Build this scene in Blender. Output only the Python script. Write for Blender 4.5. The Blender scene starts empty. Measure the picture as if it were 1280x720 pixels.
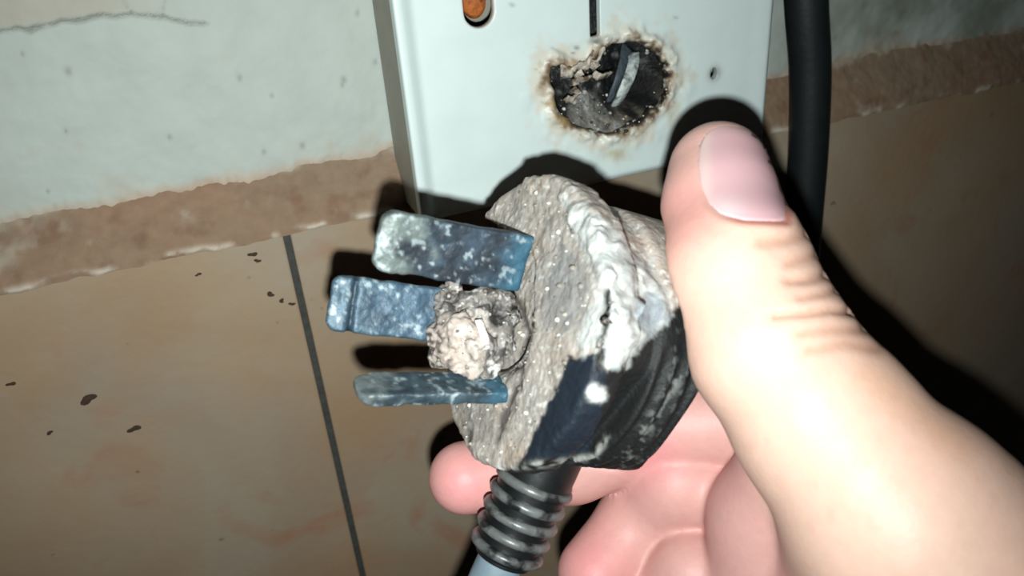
import bpy, math
import numpy as np
from mathutils import Matrix, Vector
from mathutils.bvhtree import BVHTree

S = 0.001                      # all building numbers below are millimetres
scene = bpy.context.scene
col = scene.collection

# ------------------------------------------------------------------ camera
# Directions of the wall (right, down, into the wall) seen from the camera,
# found from the vanishing points of the cover plate and the tile joints.
F = 1000.0                     # focal length in pixels of a 1280 wide frame
v = np.array([145., 1838., 1000.]); v /= np.linalg.norm(v)
h = np.array([3000., -780.7, 1000.]); h -= v * (h @ v); h /= np.linalg.norm(h)
n = np.cross(h, v)
CAM = np.array([0., -175., 500.])
B = np.stack([h, n, -v])       # camera axes (right, down, forward) -> world

def c2w(p):
    return CAM + np.asarray(p, float) @ B.T
def w2px(w):
    p = (np.asarray(w, float) - CAM) @ B
    return np.stack([640 + F * p[..., 0] / p[..., 2], 360 + F * p[..., 1] / p[..., 2]], -1)
def ray(px, py):
    return np.array([(px - 640) / F, (py - 360) / F, 1.])
def W(px, py, Y):              # point of the plane y = Y
    r = ray(px, py)
    return c2w(r * ((Y - CAM[1]) / (r @ n)))
def K(px, py, z):              # camera-frame point at depth z
    return ray(px, py) * z

cd = bpy.data.cameras.new('camera'); cam = bpy.data.objects.new('camera', cd); col.objects.link(cam)
cd.sensor_width = 36.0; cd.lens = 36.0 * F / 1280.0; cd.clip_start = 0.005; cd.clip_end = 20
right, up, back = B[:, 0], -B[:, 1], -B[:, 2]
M4 = Matrix(((right[0], up[0], back[0], CAM[0] * S), (right[1], up[1], back[1], CAM[1] * S),
             (right[2], up[2], back[2], CAM[2] * S), (0, 0, 0, 1)))
cam.matrix_world = M4
scene.camera = cam
cd.dof.use_dof = True; cd.dof.focus_distance = 0.150; cd.dof.aperture_fstop = cd.lens / 1.1

# ------------------------------------------------------------------ light
world = bpy.data.worlds.new('dark_room'); scene.world = world; world.use_nodes = True
world.node_tree.nodes['Background'].inputs[0].default_value = (0.9, 0.95, 1.0, 1)
world.node_tree.nodes['Background'].inputs[1].default_value = 0.003
ld = bpy.data.lights.new('phone_torch', 'SPOT')      # the phone's LED just below its lens
ld.energy = 1.48; ld.color = (0.92, 1.0, 0.985); ld.shadow_soft_size = 0.0018
ld.spot_size = math.radians(110); ld.spot_blend = 1.0
torch = bpy.data.objects.new('phone_torch', ld); col.objects.link(torch)
lm = M4.copy(); lp = c2w([0.5, 11.5, 0.0]) * S
aim = Vector(c2w(K(550, 300, 180)) * S) - Vector(lp)
torch.location = lp; torch.rotation_euler = aim.to_track_quat('-Z', 'Y').to_euler()
vs = scene.view_settings
vs.view_transform = 'Standard'; vs.look = 'None'; vs.gamma = 1.0; vs.use_curve_mapping = False
vs.exposure = 0.0

# ------------------------------------------------------------------ helpers
def lin(r, g, b):
    c = np.array([r, g, b], float) / 255.
    return np.where(c <= 0.04045, c / 12.92, ((c + 0.055) / 1.055) ** 2.4)

def _hash(ix, iy, iz, seed):
    with np.errstate(over='ignore'):
        x = (ix.astype(np.uint32) * np.uint32(374761393) + iy.astype(np.uint32) * np.uint32(668265263)
             + iz.astype(np.uint32) * np.uint32(2147483647) + np.uint32(seed * 974711 + 17))
        x = (x ^ (x >> np.uint32(13))) * np.uint32(1274126177)
        x = (x ^ (x >> np.uint32(16))) * np.uint32(2246822519)
        x = x ^ (x >> np.uint32(15))
    return (x & np.uint32(0xFFFFFF)).astype(np.float32) / np.float32(0xFFFFFF)
def vnoise(p, seed=0):
    i = np.floor(p).astype(np.int64); f = (p - i).astype(np.float32); f = f * f * (3 - 2 * f)
    out = 0
    for a in (0, 1):
        wx = f[:, 0] if a else 1 - f[:, 0]
        for b in (0, 1):
            wy = f[:, 1] if b else 1 - f[:, 1]
            for c in (0, 1):
                wz = f[:, 2] if c else 1 - f[:, 2]
                out = out + wx * wy * wz * _hash(i[:, 0] + a, i[:, 1] + b, i[:, 2] + c, seed)
    return out
def fbm(p, scale, octaves=4, seed=0, gain=0.5):       # about -1 .. 1, feature size `scale` mm
    q = np.asarray(p, float) / scale + 1000.3; s = 0; a = 1.; t = 0
    for o in range(octaves):
        s = s + a * (vnoise(q, seed + o) * 2 - 1); t += a; a *= gain; q = q * 2.03 + 7.7
    return s / t * 1.6

def smin(a, b, k):
    hh = np.clip(0.5 + 0.5 * (b - a) / k, 0, 1)
    return b + (a - b) * hh - k * hh * (1 - hh)
def smax(a, b, k): return -smin(-a, -b, k)
def smooth(e0, e1, x):
    t = np.clip((x - e0) / (e1 - e0), 0, 1); return t * t * (3 - 2 * t)

def poly_sd(P, poly):          # signed distance to a 2D polygon, negative inside
    poly = np.asarray(poly, float); d = np.full(len(P), 1e9); ins = np.zeros(len(P), bool)
    for i in range(len(poly)):
        a = poly[i]; b = poly[(i + 1) % len(poly)]; e = b - a; w = P - a
        t = np.clip((w @ e) / max(e @ e, 1e-9), 0, 1)
        d = np.minimum(d, np.hypot(w[:, 0] - t * e[0], w[:, 1] - t * e[1]))
        c = (a[1] > P[:, 1]) != (b[1] > P[:, 1])
        with np.errstate(divide='ignore', invalid='ignore'):
            xx = a[0] + (P[:, 1] - a[1]) / (b[1] - a[1]) * e[0] if b[1] != a[1] else np.zeros(len(P))
        ins ^= c & (P[:, 0] < xx)
    return np.where(ins, -d, d)
def line_d(P, line):           # distance to a polyline (2D or 3D)
    line = np.asarray(line, float); d = np.full(len(P), 1e9)
    for a, b in zip(line[:-1], line[1:]):
        e = b - a; w = P - a; t = np.clip((w @ e) / max(e @ e, 1e-9), 0, 1)
        d = np.minimum(d, np.linalg.norm(w - t[:, None] * e, axis=1))
    return d

def grid_pts(lo, hi, st):
    ax = [np.arange(lo[i], hi[i] + st, st, dtype=np.float32) for i in range(3)]
    g = np.stack(np.meshgrid(*ax, indexing='ij'), -1)
    return g.reshape(-1, 3), g.shape[:3]
def surfnet(d, shape, lo, st):                        # naive surface nets
    d = d.reshape(shape).astype(np.float32).copy()
    for a in range(3):
        sl = [slice(None)] * 3
        for e in (0, -1):
            sl[a] = e; d[tuple(sl)] = np.maximum(d[tuple(sl)], 0.2 * st); 
    ins = d < 0
    cs = tuple(x - 1 for x in shape)
    cnt = np.zeros(cs, np.int8)
    sub = lambda A, o: A[o[0]:o[0] + cs[0], o[1]:o[1] + cs[1], o[2]:o[2] + cs[2]]
    corners = [(i, j, k) for i in (0, 1) for j in (0, 1) for k in (0, 1)]
    for o in corners: cnt += sub(ins, o)
    act = (cnt > 0) & (cnt < 8)
    idx = np.argwhere(act); m = len(idx)
    vid = np.full(cs, -1, np.int64); vid[act] = np.arange(m)
    acc = np.zeros((m, 3)); num = np.zeros(m)
    for o in corners:
        for a in range(3):
            if o[a]: continue
            o2 = list(o); o2[a] = 1
            d0 = d[idx[:, 0] + o[0], idx[:, 1] + o[1], idx[:, 2] + o[2]]
            d1 = d[idx[:, 0] + o2[0], idx[:, 1] + o2[1], idx[:, 2] + o2[2]]
            c = (d0 < 0) != (d1 < 0); t = np.where(c, d0 / np.where(c, d0 - d1, 1), 0)
            pt = np.tile(np.array(o, float), (m, 1)); pt[:, a] = t
            acc += np.where(c[:, None], pt, 0); num += c
    V = np.asarray(lo, float) + (idx + acc / num[:, None]) * st
    faces = []
    for a in range(3):
        b, c = (a + 1) % 3, (a + 2) % 3
        s0 = [slice(1, -1)] * 3; s1 = [slice(1, -1)] * 3
        s0[a] = slice(0, -1); s1[a] = slice(1, None)
        A0 = ins[tuple(s0)]; A1 = ins[tuple(s1)]
        for flag, rev in ((A0 & ~A1, False), (~A0 & A1, True)):
            e = np.argwhere(flag)
            if not len(e): continue
            base = e.copy(); base[:, b] += 1; base[:, c] += 1      # node index
            def cell(db, dc):
                q = base.copy(); q[:, b] += db; q[:, c] += dc
                return vid[q[:, 0], q[:, 1], q[:, 2]]
            f = np.stack([cell(-1, -1), cell(0, -1), cell(0, 0), cell(-1, 0)], 1)
            faces.append(f[:, ::-1] if rev else f)
    return V, np.concatenate(faces)

def vnormals(V, Fq):
    fn = np.cross(V[Fq[:, 2]] - V[Fq[:, 0]], V[Fq[:, 3]] - V[Fq[:, 1]])
    N = np.zeros_like(V)
    for k in range(4): np.add.at(N, Fq[:, k], fn)
    return N / np.maximum(np.linalg.norm(N, axis=1, keepdims=True), 1e-9)

def new_mesh(name, V, Fc, colors=None, smooth_shade=True):
    me = bpy.data.meshes.new(name)
    V = np.asarray(V, float) * S
    if isinstance(Fc, np.ndarray) and Fc.shape[1] == 4:
        me.vertices.add(len(V)); me.vertices.foreach_set('co', V.astype(np.float32).ravel())
        m = len(Fc); me.loops.add(4 * m); me.loops.foreach_set('vertex_index', Fc.astype(np.int32).ravel())
        me.polygons.add(m); me.polygons.foreach_set('loop_start', np.arange(0, 4 * m, 4, dtype=np.int32))
        me.polygons.foreach_set('loop_total', np.full(m, 4, np.int32))
        me.update(calc_edges=True); me.validate()
    else:
        me.from_pydata([tuple(x) for x in V], [], [tuple(int(i) for i in f) for f in Fc]); me.update()
    if smooth_shade: me.polygons.foreach_set('use_smooth', np.ones(len(me.polygons), bool))
    if colors is not None:
        at = me.color_attributes.new('Col', 'FLOAT_COLOR', 'POINT')
        c4 = np.ones((len(V), 4), np.float32); c4[:, :3] = np.clip(colors, 0, 1); at.data.foreach_set('color', c4.ravel())
    return me
def obj(name, V, Fc, mat, parent=None, origin=None, colors=None, smooth_shade=True, bevel=0):
    V = np.asarray(V, float)
    if origin is None:
        origin = np.array(parent['_o']) if parent is not None else np.array([V[:, 0].mean(), V[:, 1].mean(), V[:, 2].min()])
    me = new_mesh(name, V - origin, Fc, colors, smooth_shade)
    o = bpy.data.objects.new(name, me); col.objects.link(o); me.materials.append(mat)
    if parent is not None: o.parent = parent
    else: o.location = np.asarray(origin) * S
    o['_o'] = [float(x) for x in origin]
    if bevel:
        b = o.modifiers.new('bevel', 'BEVEL'); b.width = bevel * S; b.segments = 2; b.limit_method = 'ANGLE'
    return o
def thing(name, origin, label, cat):
    o = bpy.data.objects.new(name, None); col.objects.link(o); o.location = np.asarray(origin) * S
    o['_o'] = [float(x) for x in origin]; o['label'] = label; o['category'] = cat; o.empty_display_size = 0.01
    return o
def tag(o, label=None, cat=None, kind=None):
    if label: o['label'] = label
    if cat: o['category'] = cat
    if kind: o['kind'] = kind
    return o

def mat(name, color=(0.5, 0.5, 0.5), rough=0.6, metal=0.0, attr=False, var=0.0, vscale=300, bump=0.0, bscale=900,
        sss=0.0, spec=0.5, dark=None, dthr=(0.55, 0.7), dscale=200, coat=0.0):
    m = bpy.data.materials.new(name); m.use_nodes = True
    nt = m.node_tree; N = nt.nodes; L = nt.links; p = N['Principled BSDF']
    p.inputs['Roughness'].default_value = rough; p.inputs['Metallic'].default_value = metal
    p.inputs['Specular IOR Level'].default_value = spec; p.inputs['Coat Weight'].default_value = coat
    tc = N.new('ShaderNodeTexCoord')
    if attr:
        a = N.new('ShaderNodeVertexColor'); a.layer_name = 'Col'; out = a.outputs['Color']
    else:
        a = N.new('ShaderNodeRGB'); a.outputs[0].default_value = (*color, 1); out = a.outputs[0]
    def noise(sc, det=5):
        t = N.new('ShaderNodeTexNoise'); t.inputs['Scale'].default_value = sc; t.inputs['Detail'].default_value = det
        L.new(tc.outputs['Object'], t.inputs['Vector']); return t
    if dark is not None:
        t = noise(dscale); r = N.new('ShaderNodeMapRange'); r.inputs['From Min'].default_value = dthr[0]; r.inputs['From Max'].default_value = dthr[1]
        L.new(t.outputs['Fac'], r.inputs['Value']); mx = N.new('ShaderNodeMixRGB')
        L.new(r.outputs['Result'], mx.inputs['Fac']); L.new(out, mx.inputs['Color1']); mx.inputs['Color2'].default_value = (*dark, 1); out = mx.outputs['Color']
    if var > 0:
        t = noise(vscale); r = N.new('ShaderNodeMapRange')
        r.inputs['From Min'].default_value = 0.25; r.inputs['From Max'].default_value = 0.75
        r.inputs['To Min'].default_value = 1 - var; r.inputs['To Max'].default_value = 1 + var
        L.new(t.outputs['Fac'], r.inputs['Value']); mx = N.new('ShaderNodeVectorMath'); mx.operation = 'SCALE'
        L.new(out, mx.inputs[0]); L.new(r.outputs['Result'], mx.inputs['Scale']); out = mx.outputs['Vector']
    L.new(out, p.inputs['Base Color'])
    if bump > 0:
        t = noise(bscale, 6); bp = N.new('ShaderNodeBump'); bp.inputs['Strength'].default_value = 1.0; bp.inputs['Distance'].default_value = bump * S
        L.new(t.outputs['Fac'], bp.inputs['Height']); L.new(bp.outputs['Normal'], p.inputs['Normal'])
    if sss > 0:
        p.inputs['Subsurface Weight'].default_value = sss; p.inputs['Subsurface Radius'].default_value = (1.0, 0.35, 0.2)
        p.inputs['Subsurface Scale'].default_value = 0.0025
    return m

def box_v(x0, x1, y0, y1, z0, z1):
    V = [(x, y, z) for x in (x0, x1) for y in (y0, y1) for z in (z0, z1)]
    return V, [(0, 1, 3, 2), (4, 6, 7, 5), (0, 4, 5, 1), (2, 3, 7, 6), (0, 2, 6, 4), (1, 5, 7, 3)]
def tube(path, radii, seg=20, caps=True):
    path = np.asarray(path, float); V = []; Fc = []
    T = np.gradient(path, axis=0); T /= np.linalg.norm(T, axis=1, keepdims=True)
    ref = np.array([0.3, 1.0, 0.17]); u = np.cross(T[0], ref); u /= np.linalg.norm(u)
    for i in range(len(path)):
        u = u - T[i] * (u @ T[i]); u /= np.linalg.norm(u); w = np.cross(T[i], u)
        for k in range(seg):
            a = 2 * math.pi * k / seg; V.append(path[i] + radii[i] * (math.cos(a) * u + math.sin(a) * w))
    for i in range(len(path) - 1):
        for k in range(seg):
            k2 = (k + 1) % seg; Fc.append((i * seg + k, i * seg + k2, (i + 1) * seg + k2, (i + 1) * seg + k))
    if caps:
        Fc.append(tuple(range(seg))[::-1]); Fc.append(tuple((len(path) - 1) * seg + k for k in range(seg)))
    return np.array(V), Fc
def spline(pts, m):            # Catmull-Rom through points
    pts = np.asarray(pts, float); P = np.vstack([2 * pts[0] - pts[1], pts, 2 * pts[-1] - pts[-2]]); out = []
    for i in range(1, len(P) - 2):
        for t in np.linspace(0, 1, m, endpoint=False):
            a, b, c, d = P[i - 1:i + 3]
            out.append(0.5 * (2 * b + (c - a) * t + (2 * a - 5 * b + 4 * c - d) * t * t + (3 * b - a - 3 * c + d) * t ** 3))
    out.append(pts[-1]); return np.array(out)
def grid_faces(nx, nz):
    i, j = np.meshgrid(np.arange(nx - 1), np.arange(nz - 1), indexing='ij'); a = (i * nz + j).ravel()
    return np.stack([a, a + nz, a + nz + 1, a + 1], 1)
def hit_first(e0, e1, s): return None

# ================================================================== SETTING
# ---- plaster wall above the tiles
m_plaster = mat('painted_plaster', attr=True, rough=0.75, var=0.05, vscale=120, bump=0.10, bscale=500)
xs = np.concatenate([np.arange(-260, -52, 8), np.arange(-52, 42, 0.45), np.arange(42, 134, 2.0), np.arange(134, 255, 0.8), np.arange(255, 520, 8)])
zt = np.concatenate([np.linspace(0, 1, 110) * 50, np.arange(51.5, 200, 5)])
X, Zt = np.meshgrid(xs, zt, indexing='ij'); x = X.ravel()
zb = 442.4 + 1.5 * fbm(np.stack([x, x * 0, x * 0], 1), 11, 4, 3) + 0.5 * fbm(np.stack([x, x * 0, x * 0], 1), 1.6, 2, 5)
z = zb + Zt.ravel() * (1 - 0)
P0 = np.stack([x, x * 0, z], 1)
hgt = 0.55 * fbm(P0, 16, 4, 11) + 0.13 * fbm(P0, 2.5, 3, 12)           # + = towards the room
rim = np.exp(-((z - zb) / 1.6) ** 2)
hgt += 0.5 * rim * (0.4 + fbm(P0, 2, 3, 17))
cr = [[(-20, 42), (20, 39), (45, 37), (62, 32), (78, 28), (95, 27), (110, 22), (140, 20), (165, 18), (185, 18), (200, 22), (225, 27), (240, 29), (258, 29)],
      [(165, 18), (158, 8), (150, -8)], [(203, 21), (204, 10), (208, -4)]]
dc = np.full(len(x), 1e9)
for k, L_ in enumerate(cr):
    w3 = np.array([W(a, b, 0) for a, b in L_])[:, [0, 2]]
    jit = np.stack([x + 0.35 * fbm(P0, 3, 2, 21), z + 0.5 * fbm(P0, 3, 2, 23)], 1)
    dc = np.minimum(dc, line_d(jit, w3) + (0.0, 0.22, 0.22)[k])
hgt -= 1.1 * np.exp(-(dc / 0.26) ** 2) 
up_crack = poly_sd(np.stack([x, z], 1), np.array([W(a, b, 0)[[0, 2]] for a, b in [(-60, 45), (0, 40), (62, 32), (110, 22), (165, 18), (200, 22), (258, 29), (270, -80), (-60, -120)]]))
ufade = smooth(W(262, 29, 0)[0], W(120, 29, 0)[0], x)
hgt += 0.35 * smooth(0.2, -0.5, up_crack) * ufade
pit = np.zeros(len(x))
for (a, b, r) in [(85, 90, .9), (82, 165, .5), (212, 172, .6), (300, 98, .7), (430, 100, .8), (428, 106, .6), (28, 68, .5), (378, 182, .8), (470, 78, .6), (448, 17, .6), (1045, 48, .6), (60, 240, .5), (340, 120, .5), (330, 190, .6)]:
    q = W(a, b, 0); dd = np.hypot(x - q[0], (z - q[2]) * 0.7) / (0.7 * r); pit = np.maximum(pit, np.exp(-dd ** 2))
hgt -= 0.22 * pit
peel = smooth(0.2, 1.0, fbm(P0, 9, 4, 31) + 0.75 * np.exp(-((z - zb) / 7) ** 2) - 0.35)
base = np.tile(lin(177, 184, 177), (len(x), 1))
mixc = lambda c, t, k: c * (1 - t[:, None]) + np.asarray(k) * t[:, None]
base = mixc(base, smooth(-0.3, 1.0, fbm(P0, 40, 3, 33)) * 0.45, lin(166, 167, 158))
base = mixc(base, peel * 0.5, lin(182, 162, 144))
base = mixc(base, np.exp(-((z - zb) / 1.4) ** 2) * 0.6, lin(178, 146, 118))
base = mixc(base, smooth(0.5, -1.5, up_crack) * 0.6 * ufade, lin(168, 156, 138))
base = mixc(base, np.exp(-(dc / 0.28) ** 2) * 0.75, lin(88, 82, 74))
base = mixc(base, pit * 0.5, lin(110, 104, 96))
mold = smooth(0.2, 0.7, fbm(P0, 12, 4, 37)) * smooth(150, 190, x)
base = mixc(base, mold * 0.5, lin(120, 118, 84))
base = mixc(base, smooth(-0.6, 0.7, fbm(P0, 16, 4, 38)) * smooth(128, 175, x) * 0.75, lin(112, 118, 106))  # grime, with the torch's falloff to the right painted in
V = np.stack([x, -hgt, z], 1)
wall = obj('wall_back', V, grid_faces(len(xs), len(zt)), m_plaster, origin=np.array([100., 0, 442.]), colors=base)
tag(wall, 'pale grey-green painted plaster wall, cracked and flaking above the tiles', kind='structure')

# ---- sloping mortar band between plaster and tiles
m_mortar = mat('brown_mortar', attr=True, rough=0.85, var=0.12, vscale=350, bump=0.18, bscale=700)
xs = np.concatenate([np.arange(-260, -60, 6), np.arange(-60, 255, 0.6), np.arange(255, 520, 6)])
tt = np.linspace(0, 1, 40)
X, T = np.meshgrid(xs, tt, indexing='ij'); x = X.ravel(); t = T.ravel()
one = np.stack([x, x * 0, x * 0], 1)
lowz = 429.6 - 0.017 * np.clip(x, -60, 260) * 0.6 + 0.7 * fbm(one, 6, 4, 41)
z = 446.5 + (lowz - 446.5) * t
y = 1.2 - 7.1 * smooth(0.10, 0.95, t)
P0 = np.stack([x, y, z], 1)
y = y - 0.30 * fbm(P0, 5, 4, 43) * np.sin(np.pi * t) ** 0.5 - 0.12 * fbm(P0, 1.2, 2, 45)
crust = np.exp(-((t - 0.955) / 0.045) ** 2) * smooth(-0.25, 0.35, fbm(P0, 5, 4, 47))
y -= 0.55 * crust
c = np.tile(lin(138, 112, 90), (len(x), 1))
c = mixc(c, smooth(-0.4, 0.8, fbm(P0, 18, 4, 49)) * 0.6, lin(140, 122, 102))
c = mixc(c, smooth(0.1, 0.8, fbm(P0, 4, 4, 51)) * 0.55, lin(118, 84, 64))
c = mixc(c, smooth(0.0, 0.5, fbm(P0, 30, 3, 53)) * smooth(0.75, 0.3, t) * 0.4, lin(156, 122, 100))
c = mixc(c, smooth(0.0, 0.6, fbm(P0, 6, 4, 55) + 0.9 * smooth(0.42, 0.12, t) - 0.45) * 0.6, lin(176, 166, 150))
c = mixc(c, crust * 0.8, lin(206, 194, 178))
mort = obj('trim_1', np.stack([x, y, z], 1), grid_faces(len(xs), len(tt))[:, ::-1], m_mortar, origin=np.array([100., 0, 430.]), colors=c)
tag(mort, 'rough brown mortar band with a white crust along the tile tops', kind='structure')

# ---- tiles
m_grout = mat('dark_grout', lin(62, 62, 58), rough=0.9, var=0.25, vscale=500, bump=0.2)
m_tile = bpy.data.materials.new('stone_look_tile'); m_tile.use_nodes = True
nt = m_tile.node_tree; N = nt.nodes; L = nt.links; p = N['Principled BSDF']; p.inputs['Roughness'].default_value = 0.42
tc = N.new('ShaderNodeTexCoord')
def tn(sc, det=6, dist=0.0):
    q = N.new('ShaderNodeTexNoise'); q.inputs['Scale'].default_value = sc; q.inputs['Detail'].default_value = det; q.inputs['Distortion'].default_value = dist
    L.new(tc.outputs['Object'], q.inputs['Vector']); return q.outputs['Fac']
def rmp(f, a, b, c0, c1):
    q = N.new('ShaderNodeValToRGB'); q.color_ramp.elements[0].position = a; q.color_ramp.elements[1].position = b
    q.color_ramp.elements[0].color = (*c0, 1); q.color_ramp.elements[1].color = (*c1, 1); L.new(f, q.inputs['Fac']); return q.outputs['Color']
def mx(f, a, b, mode='MIX'):
    q = N.new('ShaderNodeMixRGB'); q.blend_type = mode
    if isinstance(f, float): q.inputs['Fac'].default_value = f
    else: L.new(f, q.inputs['Fac'])
    L.new(a, q.inputs['Color1']); L.new(b, q.inputs['Color2']); return q.outputs['Color']
big = rmp(tn(16, 5, 0.6), 0.36, 0.64, lin(168, 151, 130), lin(152, 122, 95))
grey = rmp(tn(22, 4, 0.4), 0.40, 0.60, lin(154, 146, 132), lin(160, 134, 106))
c1 = mx(0.5, big, grey)
red = mx(rmp(tn(42, 5, 0.8), 0.58, 0.74, (0, 0, 0), (0.55, 0.55, 0.55)), c1, rmp(tn(90), 0, 1, lin(150, 92, 66), lin(168, 106, 78)))
spk = mx(rmp(tn(170, 3), 0.70, 0.76, (0, 0, 0), (0.7, 0.7, 0.7)), red, rmp(tn(60), 0, 1, lin(84, 64, 46), lin(70, 50, 38)))
L.new(spk, p.inputs['Base Color'])
bp = N.new('ShaderNodeBump'); bp.inputs['Distance'].default_value = 0.00012; L.new(tn(350, 4), bp.inputs['Height']); L.new(bp.outputs['Normal'], p.inputs['Normal'])

Vb, Fb = box_v(-300, 520, -3.6, 6, 100, 429.0)
tw = obj('wall_tiled', Vb, Fb, m_grout, origin=np.array([100., 0, 100.]), smooth_shade=False)
tag(tw, 'lower wall faced with tan stone-look tiles and dark joints', kind='structure')
gx = 11.2
for k, (x0, x1) in enumerate([(gx - 301, gx - 0.75), (gx + 0.75, gx + 300), (gx + 301.5, gx + 508)]):
    Vt, Ft = box_v(x0, x1, -5.4, -1.5, 129.5, 430.5)
    tl = obj('tile', Vt, Ft, m_tile, parent=tw, smooth_shade=False, bevel=0.5)
for k, (x0, x1) in enumerate([(gx - 301, gx - 0.75), (gx + 0.75, gx + 300), (gx + 301.5, gx + 508)]):
    Vt, Ft = box_v(x0, x1, -5.4, -1.5, 101, 128)
    tl = obj('tile', Vt, Ft, m_tile, parent=tw, smooth_shade=False, bevel=0.5)
# chips in the tile face: small dark pits with real depth around the joint
m_chip = mat('dark_chip', lin(64, 46, 34), rough=0.9, var=0.3, vscale=900, bump=0.3)
for k, (a, b, r) in enumerate([(110, 499, 1.7), (168, 536, 1.3), (316, 318, 0.9), (322, 326, .7), (338, 368, .9), (352, 376, .7), (62, 541, .7), (248, 343, .6), (14, 480, .8), (365, 380, .7)]):
    ctr = W(a, b, -5.45); Vt = [ctr + np.array([0, -0.16, 0])]; Ft = []; m_ = 18
    for i in range(m_):
        t_ = 2 * math.pi * i / m_; rr = r * (0.8 + 0.25 * math.sin(2 * t_ + k) + 0.12 * math.cos(3 * t_ + 2 * k)); Vt.append(ctr + rr * np.array([1.2 * math.cos(t_), 0, 0.8 * math.sin(t_)]))
        Ft.append((0, 1 + (i + 1) % m_, 1 + i))
    obj('mud_spot', np.array(Vt), Ft, m_chip, parent=tw)
# ================================================================== SOCKET BOX
sb = thing('socket_box', np.array([83.5, -10., 431.]), 'white surface-mounted socket box with a burnt-out hole in its cover', 'socket box')
m_box = mat('aged_box_plastic', lin(150, 145, 133), rough=0.6, var=0.10, vscale=200, bump=0.06, bscale=600)
m_plate = mat('white_cover_plastic', attr=True, rough=0.42, var=0.03, vscale=150, bump=0.03, bscale=300)
m_black_in = mat('charred_plastic', attr=True, rough=0.55, var=0.4, vscale=900, bump=0.35, bscale=1100)
# hollow back box: four sides and a rear panel
bm_v = []; bm_f = []
for bx in ((38.9, 40.9, -17.2, -0.6, 431.3, 516.5), (126.4, 128.4, -17.2, -0.6, 431.3, 516.5), (40.9, 126.4, -17.2, -6.0, 431.3, 433.2),
           (40.9, 126.4, -17.2, -0.6, 514.5, 516.5), (40.9, 126.4, -2.2, -0.6, 447, 514.5)):
    Vt, Ft = box_v(*bx); o_ = len(bm_v); bm_v += Vt; bm_f += [tuple(i + o_ for i in f) for f in Ft]
# the lower end of the side walls stops in front of the tiles and mortar
bm_v = np.array(bm_v, float)
obj('back_box', bm_v, bm_f, m_box, parent=sb, smooth_shade=False)

G, shp = grid_pts((37.6, -22.4, 429.6), (130.0, -14.6, 518.4), 0.42)
gx_, gy_, gz_ = G[:, 0].astype(float), G[:, 1].astype(float), G[:, 2].astype(float)
edge = np.minimum(np.minimum(gx_ - 38.4, 128.7 - gx_), np.minimum(gz_ - 430.8, 517.2 - gz_))
e_lt = np.minimum(gx_ - 38.4, 517.2 - gz_); e_rb = np.minimum(128.7 - gx_, gz_ - 430.8)
front = -20.0 + 1.35 - 1.35 * smooth(4.3, 1.1, e_lt) - 0.25 * smooth(7, 2.0, e_rb)
front += 0.9 * smooth(1.6, 0.0, e_rb)
XZ = np.stack([gx_, gz_], 1)
hole_px = [(691, 100), (690, 88), (703, 84), (712, 93), (728, 92), (742, 80), (752, 66), (768, 56), (798, 53), (820, 64), (832, 80), (836, 104), (828, 128), (806, 148), (780, 161), (752, 167), (722, 158), (702, 142), (694, 122)]
hole_w = np.array([W(a, b, -19.0)[[0, 2]] for a, b in hole_px])
near = (np.abs(gx_ - 84) < 26) & (gz_ < 480)
hd = np.full(len(G), 50.); Pn = G[near].astype(float)
Pf = Pn.copy(); Pf[:, 1] *= 0.4
hd[near] = poly_sd(XZ[near], hole_w) + 0.7 * fbm(Pf, 2.6, 3, 61) + 0.25 * fbm(Pf, 0.9, 2, 63)
bul = np.zeros(len(G))
bul[near] = np.exp(-((hd[near] - 1.6) / 1.5) ** 2) * (0.75 + 1.1 * fbm(Pf, 2.6, 4, 65)) + 0.35 * np.exp(-((hd[near] - 5) / 2.2) ** 2) * (0.3 + fbm(Pf, 4, 3, 66)) * (gz_[near] < 455)
front = front - bul
d = np.maximum(front - gy_, gy_ - (-16.8))
d = smax(d, -edge, 0.5)
d = smax(d, -hd, 0.7)
s0 = W(737.0, 20, -18.6); s1 = W(750, 20, -18.6); sz = W(743, 46, -18.6)[2]
slot = np.maximum(np.abs(gx_ - (s0[0] + s1[0]) / 2) - (s1[0] - s0[0]) / 2, sz - gz_); slot = np.maximum(slot, gz_ - 488)
d = np.maximum(d, -slot)
c0 = W(893, 92, -18.7); d = np.maximum(d, -(np.hypot(gx_ - c0[0], (gz_ - c0[2]) * 0.62) - 0.85))
k0 = W(599, 14, -18.7)
key = np.hypot(gx_ - k0[0], np.maximum(np.maximum(gz_ - (k0[2] + 5), k0[2] - gz_), 0)) - 3.1
d = smax(d, -np.maximum(key, gy_ + 16.9), 0.4)
V, Fq = surfnet(d, shp, (37.6, -22.4, 429.6), 0.42)
XZ = V[:, [0, 2]]; Vf = V * np.array([1, .4, 1.])
hd = np.full(len(V), 50.); near = (np.abs(V[:, 0] - 84) < 30) & (V[:, 2] < 485); hd[near] = poly_sd(XZ[near], hole_w)
pxy = w2px(V)
f1 = fbm(V, 3.0, 4, 71); f2 = fbm(V, 1.3, 3, 73)
c = np.tile(lin(214, 226, 223), (len(V), 1))
c = mixc(c, smooth(0.1, 0.9, fbm(V, 22, 3, 75)) * 0.3, lin(196, 206, 200))
c = mixc(c, np.clip(smooth(7.5, 3.0, hd + 3.6 * f1 + 1.2 * f2) * 0.75, 0, 1), lin(212, 204, 188))
c = mixc(c, smooth(2.4, 0.9, hd + 2.6 * f1 + 1.6 * f2) * 0.55, lin(172, 142, 108))
ul = smooth(770, 700, pxy[:, 0])
c = mixc(c, smooth(1.6, -0.2, hd + 1.3 * f2 + 1.0 * f1 - 0.5 * ul) * 0.85, lin(104, 80, 58))
c = mixc(c, smooth(0.9, -0.4, hd + 0.9 * f2), lin(34, 30, 26))
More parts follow.
